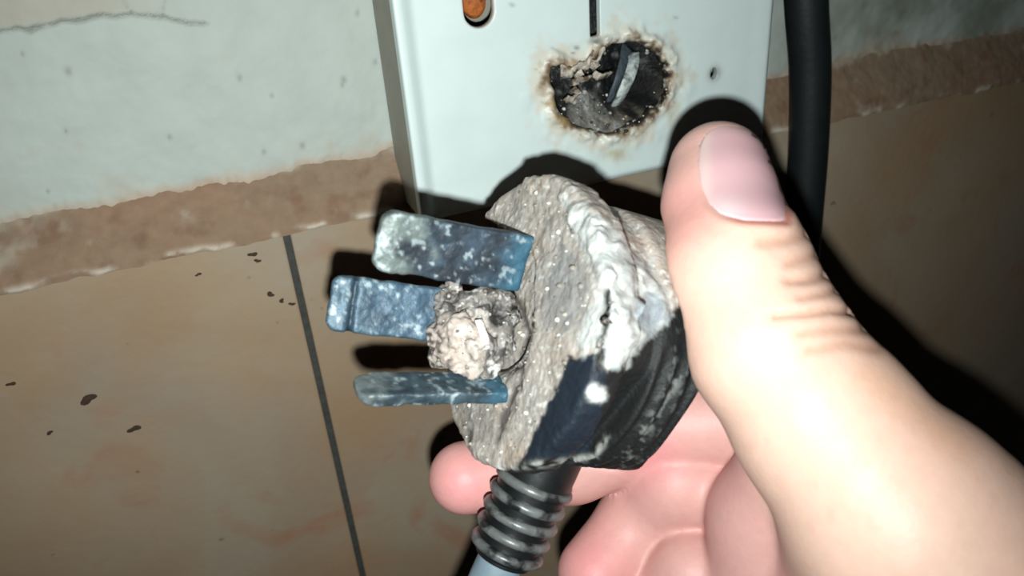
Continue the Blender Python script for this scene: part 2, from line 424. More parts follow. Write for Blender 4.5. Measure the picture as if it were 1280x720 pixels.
c = mixc(c, smooth(-16.9, -16.4, V[:, 1]) * 0.8, lin(40, 36, 32))
for (a, b, r, kc, am) in [(770, 192, 13, (178, 160, 120), .7), (720, 80, 10, (178, 146, 110), .7), (716, 100, 8, (186, 150, 112), .6), (700, 150, 12, (176, 148, 100), .7), (690, 130, 9, (186, 160, 120), .6), (745, 52, 8, (88, 82, 76), .8), (757, 48, 7, (140, 128, 116), .6), (720, 60, 4, (90, 90, 88), .7), (716, 66, 3, (90, 90, 88), .7), (640, 6, 4, (110, 116, 112), .5), (845, 22, 3, (120, 124, 120), .6), (838, 60, 4, (190, 190, 180), .6)]:
    dd = np.hypot(pxy[:, 0] - a, (pxy[:, 1] - b) * 1.6) / r + 0.35 * f2
    c = mixc(c, np.clip(np.exp(-dd ** 2), 0, 1) * am, lin(*kc))
dd = line_d(pxy, [(690, 60), (706, 68), (722, 78)]); c = mixc(c, np.exp(-(dd / 2.2) ** 2) * .35, lin(110, 104, 96))
c = mixc(c, np.exp(-((V[:, 0] - c0[0]) ** 2 + (V[:, 2] - c0[2]) ** 2) / 2.4) * .8, lin(60, 44, 34))
kd = np.hypot(V[:, 0] - k0[0], np.maximum(np.maximum(V[:, 2] - (k0[2] + 5), k0[2] - V[:, 2]), 0))
c = mixc(c, smooth(3.6, 2.9, kd) * .75, lin(150, 104, 66))
plate_v, plate_f = V, Fq
pl = obj('cover_plate', V, Fq, m_plate, parent=sb, colors=c)

# rusty screw in the keyhole
m_rust = mat('rusty_steel', lin(176, 96, 40), rough=0.75, metal=0.15, var=0.35, vscale=700, bump=0.4, bscale=900, dark=lin(92, 44, 20), dscale=500, dthr=(.5, .68))
Vs = []; Fs = []; seg = 28
prof = [(0.01, -18.75), (0.9, -18.7), (1.7, -18.45), (2.3, -17.95), (2.55, -17.3), (2.5, -16.7), (1.4, -16.6), (1.4, -3.0)]
for i, (r, yy) in enumerate(prof):
    for k in range(seg):
        a = 2 * math.pi * k / seg; Vs.append((k0[0] - 0.5 + r * math.cos(a), yy, k0[2] + 1.6 + 1.25 * r * math.sin(a)))
for i in range(len(prof) - 1):
    for k in range(seg): Fs.append((i * seg + k, i * seg + (k + 1) % seg, (i + 1) * seg + (k + 1) % seg, (i + 1) * seg + k))
sc_ = obj('screw', Vs, Fs, m_rust, parent=sb); sc_['label'] = 'rusty orange screw head in the keyhole'

# charred socket core behind the hole
gxx = np.arange(64, 104.1, 0.4); gzz = np.arange(436.0, 500.1, 0.4)
X, Zz = np.meshgrid(gxx, gzz, indexing='ij'); P0 = np.stack([X.ravel(), X.ravel() * 0, Zz.ravel()], 1)
pp = w2px(P0 + np.array([0, -13.0, 0]))
yy = -11.5 + 1.5 * fbm(P0, 6, 4, 81) + 0.8 * fbm(P0, 1.8, 3, 83)
lump = np.exp(-(np.hypot(pp[:, 0] - 728, (pp[:, 1] - 142)) / 30) ** 2); lump2 = np.exp(-(np.hypot((pp[:, 0] - 775) / 1.8, pp[:, 1] - 160) / 16) ** 2)
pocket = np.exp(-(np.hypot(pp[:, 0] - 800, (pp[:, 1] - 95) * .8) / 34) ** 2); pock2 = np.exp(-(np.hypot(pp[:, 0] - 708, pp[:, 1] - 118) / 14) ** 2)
yy = yy - 4.5 * lump - 3.5 * lump2 + 6 * pocket + 3 * pock2
bowl = smooth(2.0, -3.5, poly_sd(P0[:, [0, 2]], hole_w)); low = smooth(456, 447, P0[:, 2])
yy = yy * bowl + (1 - bowl) * np.where(True, -9.0 - 9.2 * low, 0)
yy = np.where(poly_sd(P0[:, [0, 2]], hole_w) > 1.6, np.maximum(yy, -16.3), yy)
yy = np.clip(yy, -18.2, -3.0)
c = np.tile(lin(30, 30, 31), (len(P0), 1)); fn = fbm(P0, 1.7, 3, 85); fm = fbm(P0, 5, 3, 87)
c = mixc(c, smooth(0.2, 0.7, lump + 0.35 * fn) * 0.8, lin(128, 126, 120))
c = mixc(c, smooth(0.15, 0.7, lump2 + 0.4 * fn) * 0.75, lin(134, 126, 116))
c = mixc(c, (1 - bowl) * low * smooth(-0.4, 0.5, fn) * 0.8, lin(150, 138, 122))
c = mixc(c, smooth(0.55, 0.8, fn + 0.2 * fm) * 0.8, lin(150, 150, 148))
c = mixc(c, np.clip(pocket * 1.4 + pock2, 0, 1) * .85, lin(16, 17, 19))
core_v = np.stack([P0[:, 0], yy, P0[:, 2]], 1); core_f = grid_faces(len(gxx), len(gzz))
core = obj('charred_core', core_v, grid_faces(len(gxx), len(gzz)), m_black_in, parent=sb, colors=c)
core['label'] = 'charred black socket core inside the hole'
m_contact = mat('sooty_metal', lin(206, 214, 210), rough=0.5, metal=0.1, var=0.25, vscale=900, bump=0.3, dark=lin(90, 94, 94), dscale=350, dthr=(.52,.66))
m_shred = mat('scorched_shred', lin(186, 176, 162), rough=0.6, var=0.25, vscale=700, bump=0.3, dark=lin(96, 76, 60), dscale=420, dthr=(.47, .62))
def strip(path, wid, th, wd):
    path = np.asarray(path, float); wd = np.asarray(wd, float); wd /= np.linalg.norm(wd); V = []; Fc = []
    T = np.gradient(path, axis=0); T /= np.linalg.norm(T, axis=1, keepdims=True)
    for i in range(len(path)):
        w = wd - T[i] * (wd @ T[i]); w /= np.linalg.norm(w); u = np.cross(T[i], w)
        for a, b in ((-1, -1), (1, -1), (1, 1), (-1, 1)): V.append(path[i] + a * wid / 2 * w + b * th / 2 * u)
    for i in range(len(path) - 1):
        for k in range(4): Fc.append((4 * i + k, 4 * i + (k + 1) % 4, 4 * i + 4 + (k + 1) % 4, 4 * i + 4 + k))
    e = 4 * (len(path) - 1); Fc += [(3, 2, 1, 0), (e, e + 1, e + 2, e + 3)]
    return np.array(V), Fc
Vt, Ft = strip(spline([W(792, 66, -10), W(792, 78, -13), W(788, 92, -14.5), W(782, 106, -15), W(774, 124, -13.5), W(768, 134, -10)], 6), 2.5, 0.6, (1, -0.1, 0.2))
k_ = obj('metal_contact', Vt, Ft, m_contact, parent=sb); k_['label'] = 'bent grey metal contact showing in the burnt hole'
m_plate2 = mat('sooty_blue_plate', lin(74, 84, 90), rough=0.5, metal=0.2, var=0.35, vscale=600, bump=0.3)
Vt, Ft = strip(spline([W(786, 60, -9), W(782, 78, -11.5), W(774, 100, -13), W(764, 126, -12)], 6), 4.2, 0.6, (1, 0.5, 0.1))
obj('metal_plate', Vt, Ft, m_plate2, parent=sb)
Vt, Ft = strip(spline([W(812, 76, -5), W(816, 98, -9), W(818, 120, -10), W(816, 138, -8)], 6), 2.6, 0.5, (0.7, 0.7, 0.1))
obj('metal_contact', Vt, Ft, m_contact, parent=sb)
# curled shreds of melted plastic on the hole's rim
for pts, r in [([(742, 66, -19), (734, 76, -20.5), (728, 88, -20), (716, 92, -18.6)], 0.8), ([(752, 60, -19), (748, 72, -20), (738, 84, -19)], 1.0),
               ([(702, 88, -19), (712, 90, -20.3), (722, 84, -20.6), (730, 82, -19.2)], 0.9), ([(716, 104, -18), (724, 100, -19), (738, 98, -18)], 0.55),
               ([(706, 122, -18), (716, 124, -17), (722, 116, -16.5), (716, 110, -17)], 0.6), ([(742, 92, -18), (754, 96, -17.5), (764, 92, -16)], 0.6)]:
    pa = spline([W(*q) for q in pts], 6); rr = r * (0.75 + 0.45 * np.sin(np.arange(len(pa)) * 1.7) ** 2); rr[0] *= .5; rr[-1] *= .35
    Vt, Ft = strip(pa, 2.6 * r, 0.45, (0.5, -0.4, 0.8)); Vt = Vt + 0.35 * np.stack([fbm(Vt, 1.0, 2, 91), fbm(Vt, 1.0, 2, 92), fbm(Vt, 1.0, 2, 93)], 1)
    obj('melted_shred', Vt, Ft, m_shred, parent=sb)

# ================================================================== BLACK CABLE ON THE WALL
m_rub = mat('black_rubber', lin(24, 29, 29), rough=0.5, var=0.15, vscale=200, bump=0.08, bscale=500)
pa = spline([W(990, -520, -11.2), W(1003, -160, -11.2), W(1007.5, 0, -11.2), W(1012.5, 90, -11.2), W(1010, 190, -11.2), W(1003, 290, -11.2), W(994, 420, -11.2), W(985, 620, -11.2), W(978, 900, -11.2)], 12)
Vt, Ft = tube(pa, np.full(len(pa), 5.25), 28)
bc = obj('black_cable', Vt, Ft, m_rub); tag(bc, 'thick black cable hanging down the wall right of the socket box', 'cable')

# ================================================================== PLUG  (built in camera-frame millimetres, then placed)
DS = 0.86                      # real size of the held things against the numbers below
Z0 = 145.0
A = np.array([-0.843, -0.172, -0.51]); A /= np.linalg.norm(A)          # the way the pins point
EU = np.array([0.2, -0.98, 0.0]); EU -= A * (A @ EU); EU /= np.linalg.norm(EU)
EF = np.cross(A, EU); EF = EF if EF[2] > 0 else -EF
C0 = K(640, 400, Z0); R0 = 186 * Z0 / 1000
PB = np.stack([-A, EU, EF])                                            # local (s, p, q)
def loc(P): return (P - C0) @ PB.T
def unloc(Q): return np.asarray(Q, float) @ PB + C0
def face_pq(px, py):                                                   # pixel -> (p, q) on the plug's face
    r = ray(px, py); t = (C0 @ A) / (r @ A); return loc(r * t)[1:]
plug = thing('power_plug', c2w(unloc((14, -23, 0)) * DS), 'burnt black plug with three oxidised pins held between thumb and fingers', 'plug')
def camobj(name, V, Fc, m, parent=None, colors=None, **k):
    return obj(name, c2w(np.asarray(V) * DS), Fc, m, parent=parent, colors=colors, **k)
lo = (-4.5, -29.0, -29.0); hi = (32.5, 29.0, 29.0); st = 0.42
G, shp = grid_pts(lo, hi, st); s = G[:, 0].astype(float); p_ = G[:, 1].astype(float); q_ = G[:, 2].astype(float)
rad = np.hypot(p_, q_); ang = np.arctan2(p_, -q_)
def cyl(r, a, b, rr): return smax(rad - r, np.maximum(a - s, s - b), rr)
fl = cyl(R0, 0.0, 6.5, 1.6)
bite = np.array([face_pq(*c) for c in [(576, 258), (612, 276), (652, 300), (668, 330), (662, 372), (640, 420), (628, 452), (600, 474), (560, 492), (524, 506), (440, 480), (440, 280), (520, 215)]])
PQ = np.stack([p_, q_], 1); bd = np.full(len(G), 9.); nb = (s < 9)
bd[nb] = poly_sd(PQ[nb], bite)
fl = smax(fl, -np.maximum(bd, s - 8), 0.8)
fl = smax(fl, -(np.sqrt((s + 6) ** 2 + (p_ + 1) ** 2 + (q_ - 3) ** 2) - 11.5), 1.5)      # melted hollow in the face
body = cyl(23.4, 5.0, 15, 1.0)
body = smax(body, (-q_) * 0.80 + (-p_) * 0.60 - 20.4, 0.6)                                # flat panel on the near underside
grip = cyl(24.6, 14.0, 30.5, 1.8) - 0.55 * np.cos(2 * np.pi * (s - 14.0) / 3.4) * smooth(13, 15.5, s) * smooth(18, 21, rad) * smooth(4, -5, p_)
ra_, rb_ = ray(884, 450), ray(792, 600); cn_ = np.cross(ra_, rb_); cn_ = cn_ if cn_ @ K(640, 400, 1) < 0 else -cn_
cn_ = cn_ / np.linalg.norm(cn_) + np.array([0, 0, 0.12]); cn_ /= np.linalg.norm(cn_); cp_ = K(838, 525, 150)   # flat rear flank of the grip
grip = smax(grip, (unloc(G) - cp_) @ cn_, 0.6)
d = smin(smin(fl, body, 1.0), grip, 0.8)
band = np.abs(d) < 2.2; Pb = G[band].astype(float)
ash = smooth(14, 4, Pb[:, 0]) * 0.75 + 0.25 * smooth(-8, 4, Pb[:, 1])
ash = np.clip(ash, 0.0, 1); flat = smooth(19.4, 20.1, (-Pb[:, 2]) * 0.80 + (-Pb[:, 1]) * 0.60) * smooth(6.5, 7.5, Pb[:, 0]) * smooth(15, 14, Pb[:, 0])
ash *= 1 - flat
d[band] -= ash * (0.42 * fbm(Pb, 5.5, 4, 101) + 0.20 * fbm(Pb, 1.1, 2, 103)) 
pc = w2px(c2w(unloc(Pb)))
crust_poly = [(700, 246), (716, 252), (745, 268), (772, 296), (806, 326), (838, 366), (834, 402), (812, 416), (792, 440), (776, 462), (756, 454), (744, 424), (728, 442), (724, 420), (744, 384), (747, 360), (742, 330), (722, 296)]
ck = smooth(6, -8, poly_sd(pc, crust_poly) + 7 * fbm(Pb, 3, 3, 105)) * (Pb[:, 2] < 12)
d[band] -= ck * (0.45 + 0.9 * np.clip(fbm(Pb, 3.0, 4, 107), -0.6, 1))
V, Fq = surfnet(d, shp, lo, st); Vc = unloc(V); Nv = vnormals(V, Fq); 
facing = ((Nv @ PB) * -Vc).sum(1) > 0
pc = w2px(c2w(Vc))
# grooves: ring edge on the face, crack between flange and crust
def groove(pts, w, dep, seed, jit=3.0):
    global V
    dd = line_d(pc + jit * np.stack([fbm(V, 2, 2, seed), fbm(V, 2, 2, seed + 1)], 1), pts)
    k = np.exp(-(dd / w) ** 2) * facing; V = V - Nv * (k * dep)[:, None]; return k
g1 = groove([(636, 360), (651, 385), (656, 415), (652, 450), (642, 485), (630, 515), (618, 548)], 5.5, 0.9, 111, 4.0)
g2 = groove([(757, 366), (757, 400), (752, 440), (750, 456)], 5.0, 1.6, 113, 0.6)
g3 = groove([(586, 540), (586, 556)], 3, 0.6, 115)
g4 = groove([(690, 268), (668, 300), (674, 320)], 5, 0.35, 119)
Vc = unloc(V)
f1 = fbm(V, 5, 4, 121); f2 = fbm(V, 1.4, 3, 123); f3 = fbm(V, 0.8, 2, 125)
s = V[:, 0]
c = np.tile(lin(172, 162, 153), (len(V), 1))
c = mixc(c, smooth(-0.2, 0.8, f1) * 0.6, lin(148, 144, 140))
c = mixc(c, smooth(0.15, 0.7, fbm(V, 7, 3, 127)) * 0.5, lin(172, 150, 132))
c = mixc(c, smooth(0.45, 0.8, f2) * 0.4, lin(116, 108, 100))
c = mixc(c, smooth(0.42, 0.7, f3 + 0.2 * f1) * 0.7, lin(214, 210, 205))
c = mixc(c, smooth(0.5, 0.8, fbm(V, 0.7, 2, 129)) * 0.45, lin(96, 90, 84))
inner = poly_sd(pc, [(640, 372), (652, 400), (650, 440), (640, 480), (628, 512), (618, 550), (560, 560), (560, 480), (600, 470), (600, 380)])
c = mixc(c, smooth(4, -10, inner + 12 * f2) * 0.35, lin(110, 108, 106))
tri = poly_sd(pc, [(700, 300), (724, 320), (734, 372), (724, 412), (676, 412), (682, 350)])
c = mixc(c, smooth(8, -8, tri + 10 * f2) * 0.7 * facing, lin(128, 128, 128))
blk = poly_sd(pc, [(712, 446), (742, 446), (760, 462), (776, 452), (800, 425), (832, 398), (900, 330), (960, 500), (820, 640), (600, 640), (640, 584), (654, 572), (682, 512)])
blkm = np.where(facing, smooth(3, -3, blk + 5 * f2), smooth(9, 14, s + 2 * f1) * smooth(14, 6, V[:, 1]))
c = mixc(c, blkm * 0.99, lin(17, 19, 20))
panel = poly_sd(pc, [(712, 452), (748, 440), (758, 470), (752, 520), (730, 570), (652, 576), (684, 512)])
c = mixc(c, smooth(2, -2, panel + 2 * f2) * facing, lin(26, 34, 44))
painted_glint = smooth(6, 9, 0 * s + 10 * (np.cos(2 * np.pi * (s - 14.0) / 3.4) > 0.75)) * smooth(0.25, 0.6, f3 + 0.3 * f2) * blkm * (s > 15)  # glints along the ridge crests, painted into the colour
c = mixc(c, painted_glint * 0.35, lin(104, 108, 106))
dust = smooth(0.15, 0.55, f2 + 0.4 * f1) * np.exp(-(line_d(pc, [(862, 432), (842, 480), (812, 530), (784, 575)]) / 8) ** 2) * facing
c = mixc(c, dust * 0.5, lin(136, 138, 134))
ck = smooth(7, -5, poly_sd(pc, crust_poly) + 9 * f2 + 4 * f1) * facing
c = mixc(c, ck * (0.62 + 0.3 * smooth(-0.5, 0.3, f2)), lin(190, 194, 192))
ckr = smooth(745, 790, pc[:, 0] - (pc[:, 1] - 330) * 0.25)
c = mixc(c, ck * np.clip(smooth(0.0, 0.5, f2 - 0.15) * 0.55 + ckr * smooth(-0.45, 0.2, fbm(V, 2.6, 3, 128)) * 0.85, 0, 1), lin(140, 136, 134))
gb = poly_sd(pc, [(785, 392), (806, 366), (832, 372), (832, 398), (806, 418)])
c = mixc(c, smooth(6, -6, gb + 10 * f2) * 0.6 * facing, lin(112, 124, 134))
whb = np.exp(-((np.hypot(pc[:, 0] - 744, (pc[:, 1] - 492)) / 11 + 0.4 * f2) ** 4)) * facing
c = mixc(c, whb * 0.95, lin(226, 226, 222))
tail = np.exp(-(line_d(pc, [(640, 584), (700, 578), (744, 570), (757, 548)]) / 4.5) ** 2) * facing
c = mixc(c, tail * smooth(-0.5, 0.4, f2) * 0.75, lin(176, 176, 170))
for g, k in ((g1, .85), (np.clip(g2 * 1.6, 0, 1), .97), (g3, .8), (g4, .35)): c = mixc(c, g * k, lin(58, 54, 52))
m_ash = mat('ash_coated_plastic', attr=True, rough=0.6, spec=0.28, var=0.13, vscale=1100, bump=0.22, bscale=1300)
bodyF = Fq
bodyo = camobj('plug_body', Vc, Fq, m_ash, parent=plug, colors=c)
bodyo['label'] = 'round plug body, front coated in grey ash and white melted crust, rear black and ribbed'

# blob of white crust on the panel
def blob(name, ctr, rads, axes, amp, sc, seed, m, colf, st=0.35, parent=plug, lab=None):
    ext = np.array([max(rads) + amp + 1.0] * 3); G, shp = grid_pts(-ext, ext, st); Gd = G.astype(float)
    q = Gd @ np.asarray(axes).T / np.asarray(rads); l = np.linalg.norm(q, axis=1)
    d = (l - 1) * min(rads); d -= amp * fbm(Gd + seed * 13, sc, 4, seed)
    V, Fq = surfnet(d, shp, -ext, st); o = camobj(name, V + ctr, Fq, m, parent=parent, colors=colf(V, w2px(c2w(V + ctr))))
    if lab: o['label'] = lab
    return o
m_melt = mat('melted_residue', attr=True, rough=0.6, var=0.15, vscale=1200, bump=0.25, bscale=1300)
def col_clump(V, pc):
    f = fbm(V, 1.3, 3, 131); g = fbm(V, 3, 3, 133); q = fbm(V, 0.7, 2, 134)
    c = np.tile(lin(176, 160, 150), (len(V), 1)); c = mixc(c, smooth(0.0, 0.6, g) * 0.6, lin(196, 186, 178))
    grey = np.clip(smooth(404, 380, pc[:, 1] + 14 * g) + smooth(600, 622, pc[:, 0] + 12 * g), 0, 1)
    c = mixc(c, grey * 0.8, lin(122, 118, 114)); c = mixc(c, grey * smooth(0.1, 0.45, f) * 0.85, lin(50, 47, 46))
    c = mixc(c, grey * smooth(0.35, 0.6, q) * 0.8, lin(206, 204, 200))
    c = mixc(c, smooth(0.3, 0.65, -f + 0.3 * g) * 0.6, lin(92, 84, 78))
    lft = smooth(560, 542, pc[:, 0] + 10 * f); c = mixc(c, lft * smooth(-0.3, 0.3, q) * 0.9, lin(40, 40, 42))
    hole = np.exp(-(np.hypot((pc[:, 0] - 622) / 12, (pc[:, 1] - 393) / 20)) ** 4); return mixc(c, hole * 0.85, lin(46, 42, 39))
rng = np.random.RandomState(5)
parts = [(554, 372, 146, 2.2), (560, 395, 144, 2.8), (553, 418, 144, 2.8), (550, 446, 145, 2.0), (568, 440, 142, 3.3), (588, 454, 142, 3.0), (578, 414, 141.5, 3.4), (596, 434, 141, 3.4),
         (584, 378, 145.5, 2.4), (604, 374, 146, 2.6), (604, 398, 143.5, 2.6), (622, 416, 146, 2.8), (612, 448, 144.5, 2.5), (628, 376, 147, 2.2), (638, 398, 148, 2.0), (608, 464, 144.5, 2.0), (630, 434, 147.5, 2.0), (570, 356, 147, 1.5), (590, 400, 146, 4.0), (610, 420, 148, 5.0)]
cc = np.array([K(a, b, z_) for a, b, z_, r_ in parts]); lo_ = cc.min(0) - 6; hi_ = cc.max(0) + 6
Gc, sh_ = grid_pts(lo_, hi_, 0.33); Gd = Gc.astype(float); dd_ = np.full(len(Gd), 9.)
for cpt, (a, b, z_, r_) in zip(cc, parts): dd_ = smin(dd_, np.linalg.norm(Gd - cpt, axis=1) - r_ * 0.95, 0.7)
nb = np.abs(dd_) < 3.2
dd_[nb] -= 0.95 * fbm(Gd[nb], 2.0, 4, 135) + 0.25 * fbm(Gd[nb], 0.8, 2, 137)
hole3 = K(622, 392, 141); dd_ = smax(dd_, -(np.linalg.norm((Gd - hole3) / np.array([1.6, 2.6, 4.5]), axis=1) - 1) * 1.6, 0.5)
V, Fq = surfnet(dd_, sh_, lo_, 0.33)
lump = camobj('melted_lump', V, Fq, m_melt, parent=plug, colors=col_clump(V, w2px(c2w(V)))); lump['label'] = 'crumbly pinkish-white melted lump around the middle pin'
Vt, Ft = strip(spline([K(598, 400, 138.5), K(602, 412, 138), K(606, 424, 138), K(608, 436, 138.5)], 5), 1.3, 0.5, np.array([1., 0, 0.3])); camobj('melted_shard', Vt, Ft, m_melt, parent=plug, colors=np.tile(lin(226, 224, 220), (len(Vt), 1)))
def icos(r, seed):
    t = (1 + 5 ** 0.5) / 2; vv = np.array([(-1, t, 0), (1, t, 0), (-1, -t, 0), (1, -t, 0), (0, -1, t), (0, 1, t), (0, -1, -t), (0, 1, -t), (t, 0, -1), (t, 0, 1), (-t, 0, -1), (-t, 0, 1)]) / 1.9
    return vv * r * (1 + 0.45 * (_hash(np.arange(12), np.full(12, seed), np.full(12, 3), 7) - 0.5))[:, None] * np.array([1, 0.8, 0.9])
ICF = [(0, 11, 5), (0, 5, 1), (0, 1, 7), (0, 7, 10), (0, 10, 11), (1, 5, 9), (5, 11, 4), (11, 10, 2), (10, 7, 6), (7, 1, 8), (3, 9, 4), (3, 4, 2), (3, 2, 6), (3, 6, 8), (3, 8, 9), (4, 9, 5), (2, 4, 11), (6, 2, 10), (8, 6, 7), (9, 8, 1)]
def scatter(name, bv, pts, radii, m, parent, cols, cam_frame=True):
    VV = []; FF = []; CC = []
    for k, ((a, b), r_) in enumerate(zip(pts, radii)):
        dr = ray(a, b); dr /= np.linalg.norm(dr)
        hit = bv.ray_cast(Vector((0, 0, 0)), Vector(dr))
        if hit[0] is None: continue
        o_ = len(VV) * 12; VV.append(icos(r_, k) + np.array(hit[0]) - dr * 0.2 * r_); FF += [(x + o_, y + o_, z + o_) for x, y, z in ICF]; CC.append(np.tile(lin(*cols[k % len(cols)]), (12, 1)))
    o = (camobj if cam_frame else obj)(name, np.concatenate(VV) if cam_frame else c2w(np.concatenate(VV)), FF, m, parent=parent, colors=np.concatenate(CC)); o['kind'] = 'stuff'; return o
bpv = np.vstack([Vc, V]); bpf = [tuple(int(x) for x in f) for f in bodyF] + [tuple(int(x) + len(Vc) for x in f) for f in Fq]
bvp = BVHTree.FromPolygons([tuple(x) for x in bpv], bpf)
pts = np.stack([rng.uniform(530, 750, 900), rng.uniform(215, 585, 900)], 1)
pts = pts[poly_sd(pts, [(640, 218), (700, 245), (745, 330), (735, 400), (700, 480), (650, 570), (580, 582), (535, 520), (540, 360), (575, 255)]) < 0][:190]
scatter('ash_crumbs', bvp, pts, 0.22 + 0.55 * rng.rand(len(pts)) ** 3, m_melt, plug, [(186, 180, 172), (164, 154, 144), (136, 128, 120), (206, 203, 198), (104, 96, 90)])
blob('melted_crumb', K(744, 492, 136.0), (1.7, 1.3, 1.1), np.eye(3), 0.5, 1.5, 143, m_melt, lambda V, pc: np.tile(lin(225, 224, 220), (len(V), 1)), st=0.25)

# pins
m_pin = mat('oxidised_pin_metal', attr=True, rough=0.5, metal=0.2, var=0.25, vscale=900, bump=0.2, bscale=900)
def pin(base, tip, wdir, wid, th, seed, tint, notch=None, lab=None):
    base = np.asarray(base, float); tip = np.asarray(tip, float); ax = tip - base; ln = np.linalg.norm(ax); ax /= ln
    w = wdir - ax * (wdir @ ax); w /= np.linalg.norm(w); u = np.cross(ax, w)
    if u[2] > 0: u = -u                                                # u faces the camera
    lo = np.array([-3.0, -wid / 2 - 1.2, -th / 2 - 1.0]); hi = np.array([ln + 1.2, wid / 2 + 1.2, th / 2 + 1.0]); st = 0.3
    G, shp = grid_pts(lo, hi, st); G = G.astype(float); a, b, e = G.T
    # outline with rounded tip corners, chamfered edges
    cr = 2.2; qx = np.maximum(a - (ln - cr), 0); qy = np.maximum(np.abs(b) - (wid / 2 - cr), 0)
    out = np.maximum(np.where((qx > 0) & (qy > 0), np.hypot(qx, qy) - cr, np.maximum(a - ln, np.abs(b) - wid / 2)), -2.5 - a)
    thk = th / 2 - 0.45 * smooth(3.0, 0.0, ln - a)
    d = smax(out, np.abs(e) - thk, 0.55) - 0.24 * fbm(G + seed * 7, 2.2, 4, seed)
    if notch is not None: d += 0.5 * np.exp(-((a - notch) / 0.5) ** 2) * (e > 0)
    V, Fq = surfnet(d, shp, lo, st); f = fbm(V + seed * 5, 3.2, 4, seed + 3); g = fbm(V + seed * 3, 1.1, 3, seed + 5)
    t = V[:, 0] / ln; blue, dark, pale = tint
    c = np.tile(lin(*dark), (len(V), 1)); c = mixc(c, smooth(-0.5, 0.5, f) * .7, lin(*blue))
    c = mixc(c, smooth(0.15, -0.05, t - 0.06 * f) * .7, lin(60, 106, 128))
    c = mixc(c, smooth(0.60, 0.95, t + 0.28 * f) * .75, lin(*pale))
    c = mixc(c, smooth(0.38, 0.8, g + 0.3 * f) * .6, lin(170, 182, 186))
    if notch is not None: c = mixc(c, np.exp(-((V[:, 0] - notch) / 0.55) ** 2) * .8, lin(20, 34, 48))
    Vc = base + V @ np.stack([ax, w, u])
    o = camobj('pin', Vc, Fq, m_pin, parent=plug, colors=c)
    if lab: o['label'] = lab
    return o
zt = Z0 - 11.5
pin(K(640, 327, 144), K(470, 298, 132), K(490, 257, 132) - K(460, 336, 132) + np.array([0, 0, -2.]), 10.4, 2.4, 151, ((60, 76, 90), (38, 44, 52), (112, 120, 114)), lab='upper flat pin, blue-grey with a whitish oxidised tip')
pin(K(590, 399, 149), K(410, 377, 139), K(424, 342, 139) - K(412, 412, 139), 9.8, 2.4, 157, ((66, 90, 108), (44, 64, 80), (66, 88, 100)), notch=22.6, lab='middle flat pin, bluish with a dark notch near the tip')
pin(K(612, 484, 144), K(444, 486, 136), np.array([-0.28, -0.42, 0.86]), 7.6, 2.4, 163, ((70, 88, 98), (46, 58, 66), (120, 128, 126)), lab='lower flat pin seen edge-on, blue-grey and pitted')

# strain relief and cable
m_blk = mat('black_soft_plastic', lin(18, 20, 21), rough=0.38, var=0.25, vscale=500, bump=0.06, bscale=600)
m_cab = mat('blue_grey_cable_sheath', lin(112, 128, 138), rough=0.5, var=0.12, vscale=300, bump=0.06)
sr0 = K(686, 560, 148); sr1 = K(628, 698, 149); dirv = (sr1 - sr0); Lr = np.linalg.norm(dirv); dirv /= Lr
ss = np.linspace(0, Lr, 90); prof = 5.9 + 1.0 * smooth(Lr, 0, ss)
Vt, Ft = tube(np.array([sr0 + dirv * t for t in ss]), prof * np.where(ss > Lr - 1, 0.9, 1), 28)
sro = camobj('strain_relief', Vt, Ft, m_blk, parent=plug); sro['label'] = 'black ribbed strain relief where the cable leaves'
m_rib = mat('highlight_grey_rib_plastic', lin(92, 94, 93), rough=0.35, var=0.3, vscale=500, bump=0.06, dark=lin(24, 25, 26), dscale=260, dthr=(.48, .6))  # broad grey highlights of the black ribs put into the base colour
w_ = np.cross(dirv, np.array([0, 0, 1.])); w_ /= np.linalg.norm(w_); u_ = np.cross(dirv, w_)
for i in range(5):
    tpos = 7.0 + i * 3.3; ctr = sr0 + dirv * tpos; Rr = 6.25 + 0.6 * (1 - tpos / Lr); Vt = []; Ft = []; A_, B_ = 40, 10
    for k in range(A_):
        a = 2 * math.pi * k / A_
        for j in range(B_):
            b = 2 * math.pi * j / B_; r_ = Rr + 0.95 * math.cos(b)
            Vt.append(ctr + r_ * (math.cos(a) * w_ + math.sin(a) * u_) + dirv * 0.95 * math.sin(b))
    for k in range(A_):
        for j in range(B_): Ft.append((k * B_ + j, k * B_ + (j + 1) % B_, ((k + 1) % A_) * B_ + (j + 1) % B_, ((k + 1) % A_) * B_ + j))
    o = obj('rib', c2w(np.array(Vt) * DS), Ft, m_rib, parent=None, origin=np.array(plug['_o'])); o.location = (0, 0, 0); o.parent = sro
pa = spline([K(633, 686, 149), K(612, 732, 149), K(572, 830, 150), K(545, 960, 155), K(560, 1120, 170)], 12)
Vt, Ft = tube(pa, np.full(len(pa), 4.4), 24)
co = camobj('cable', Vt, Ft, m_cab, parent=plug); co['label'] = 'blue-grey cable leaving the strain relief'

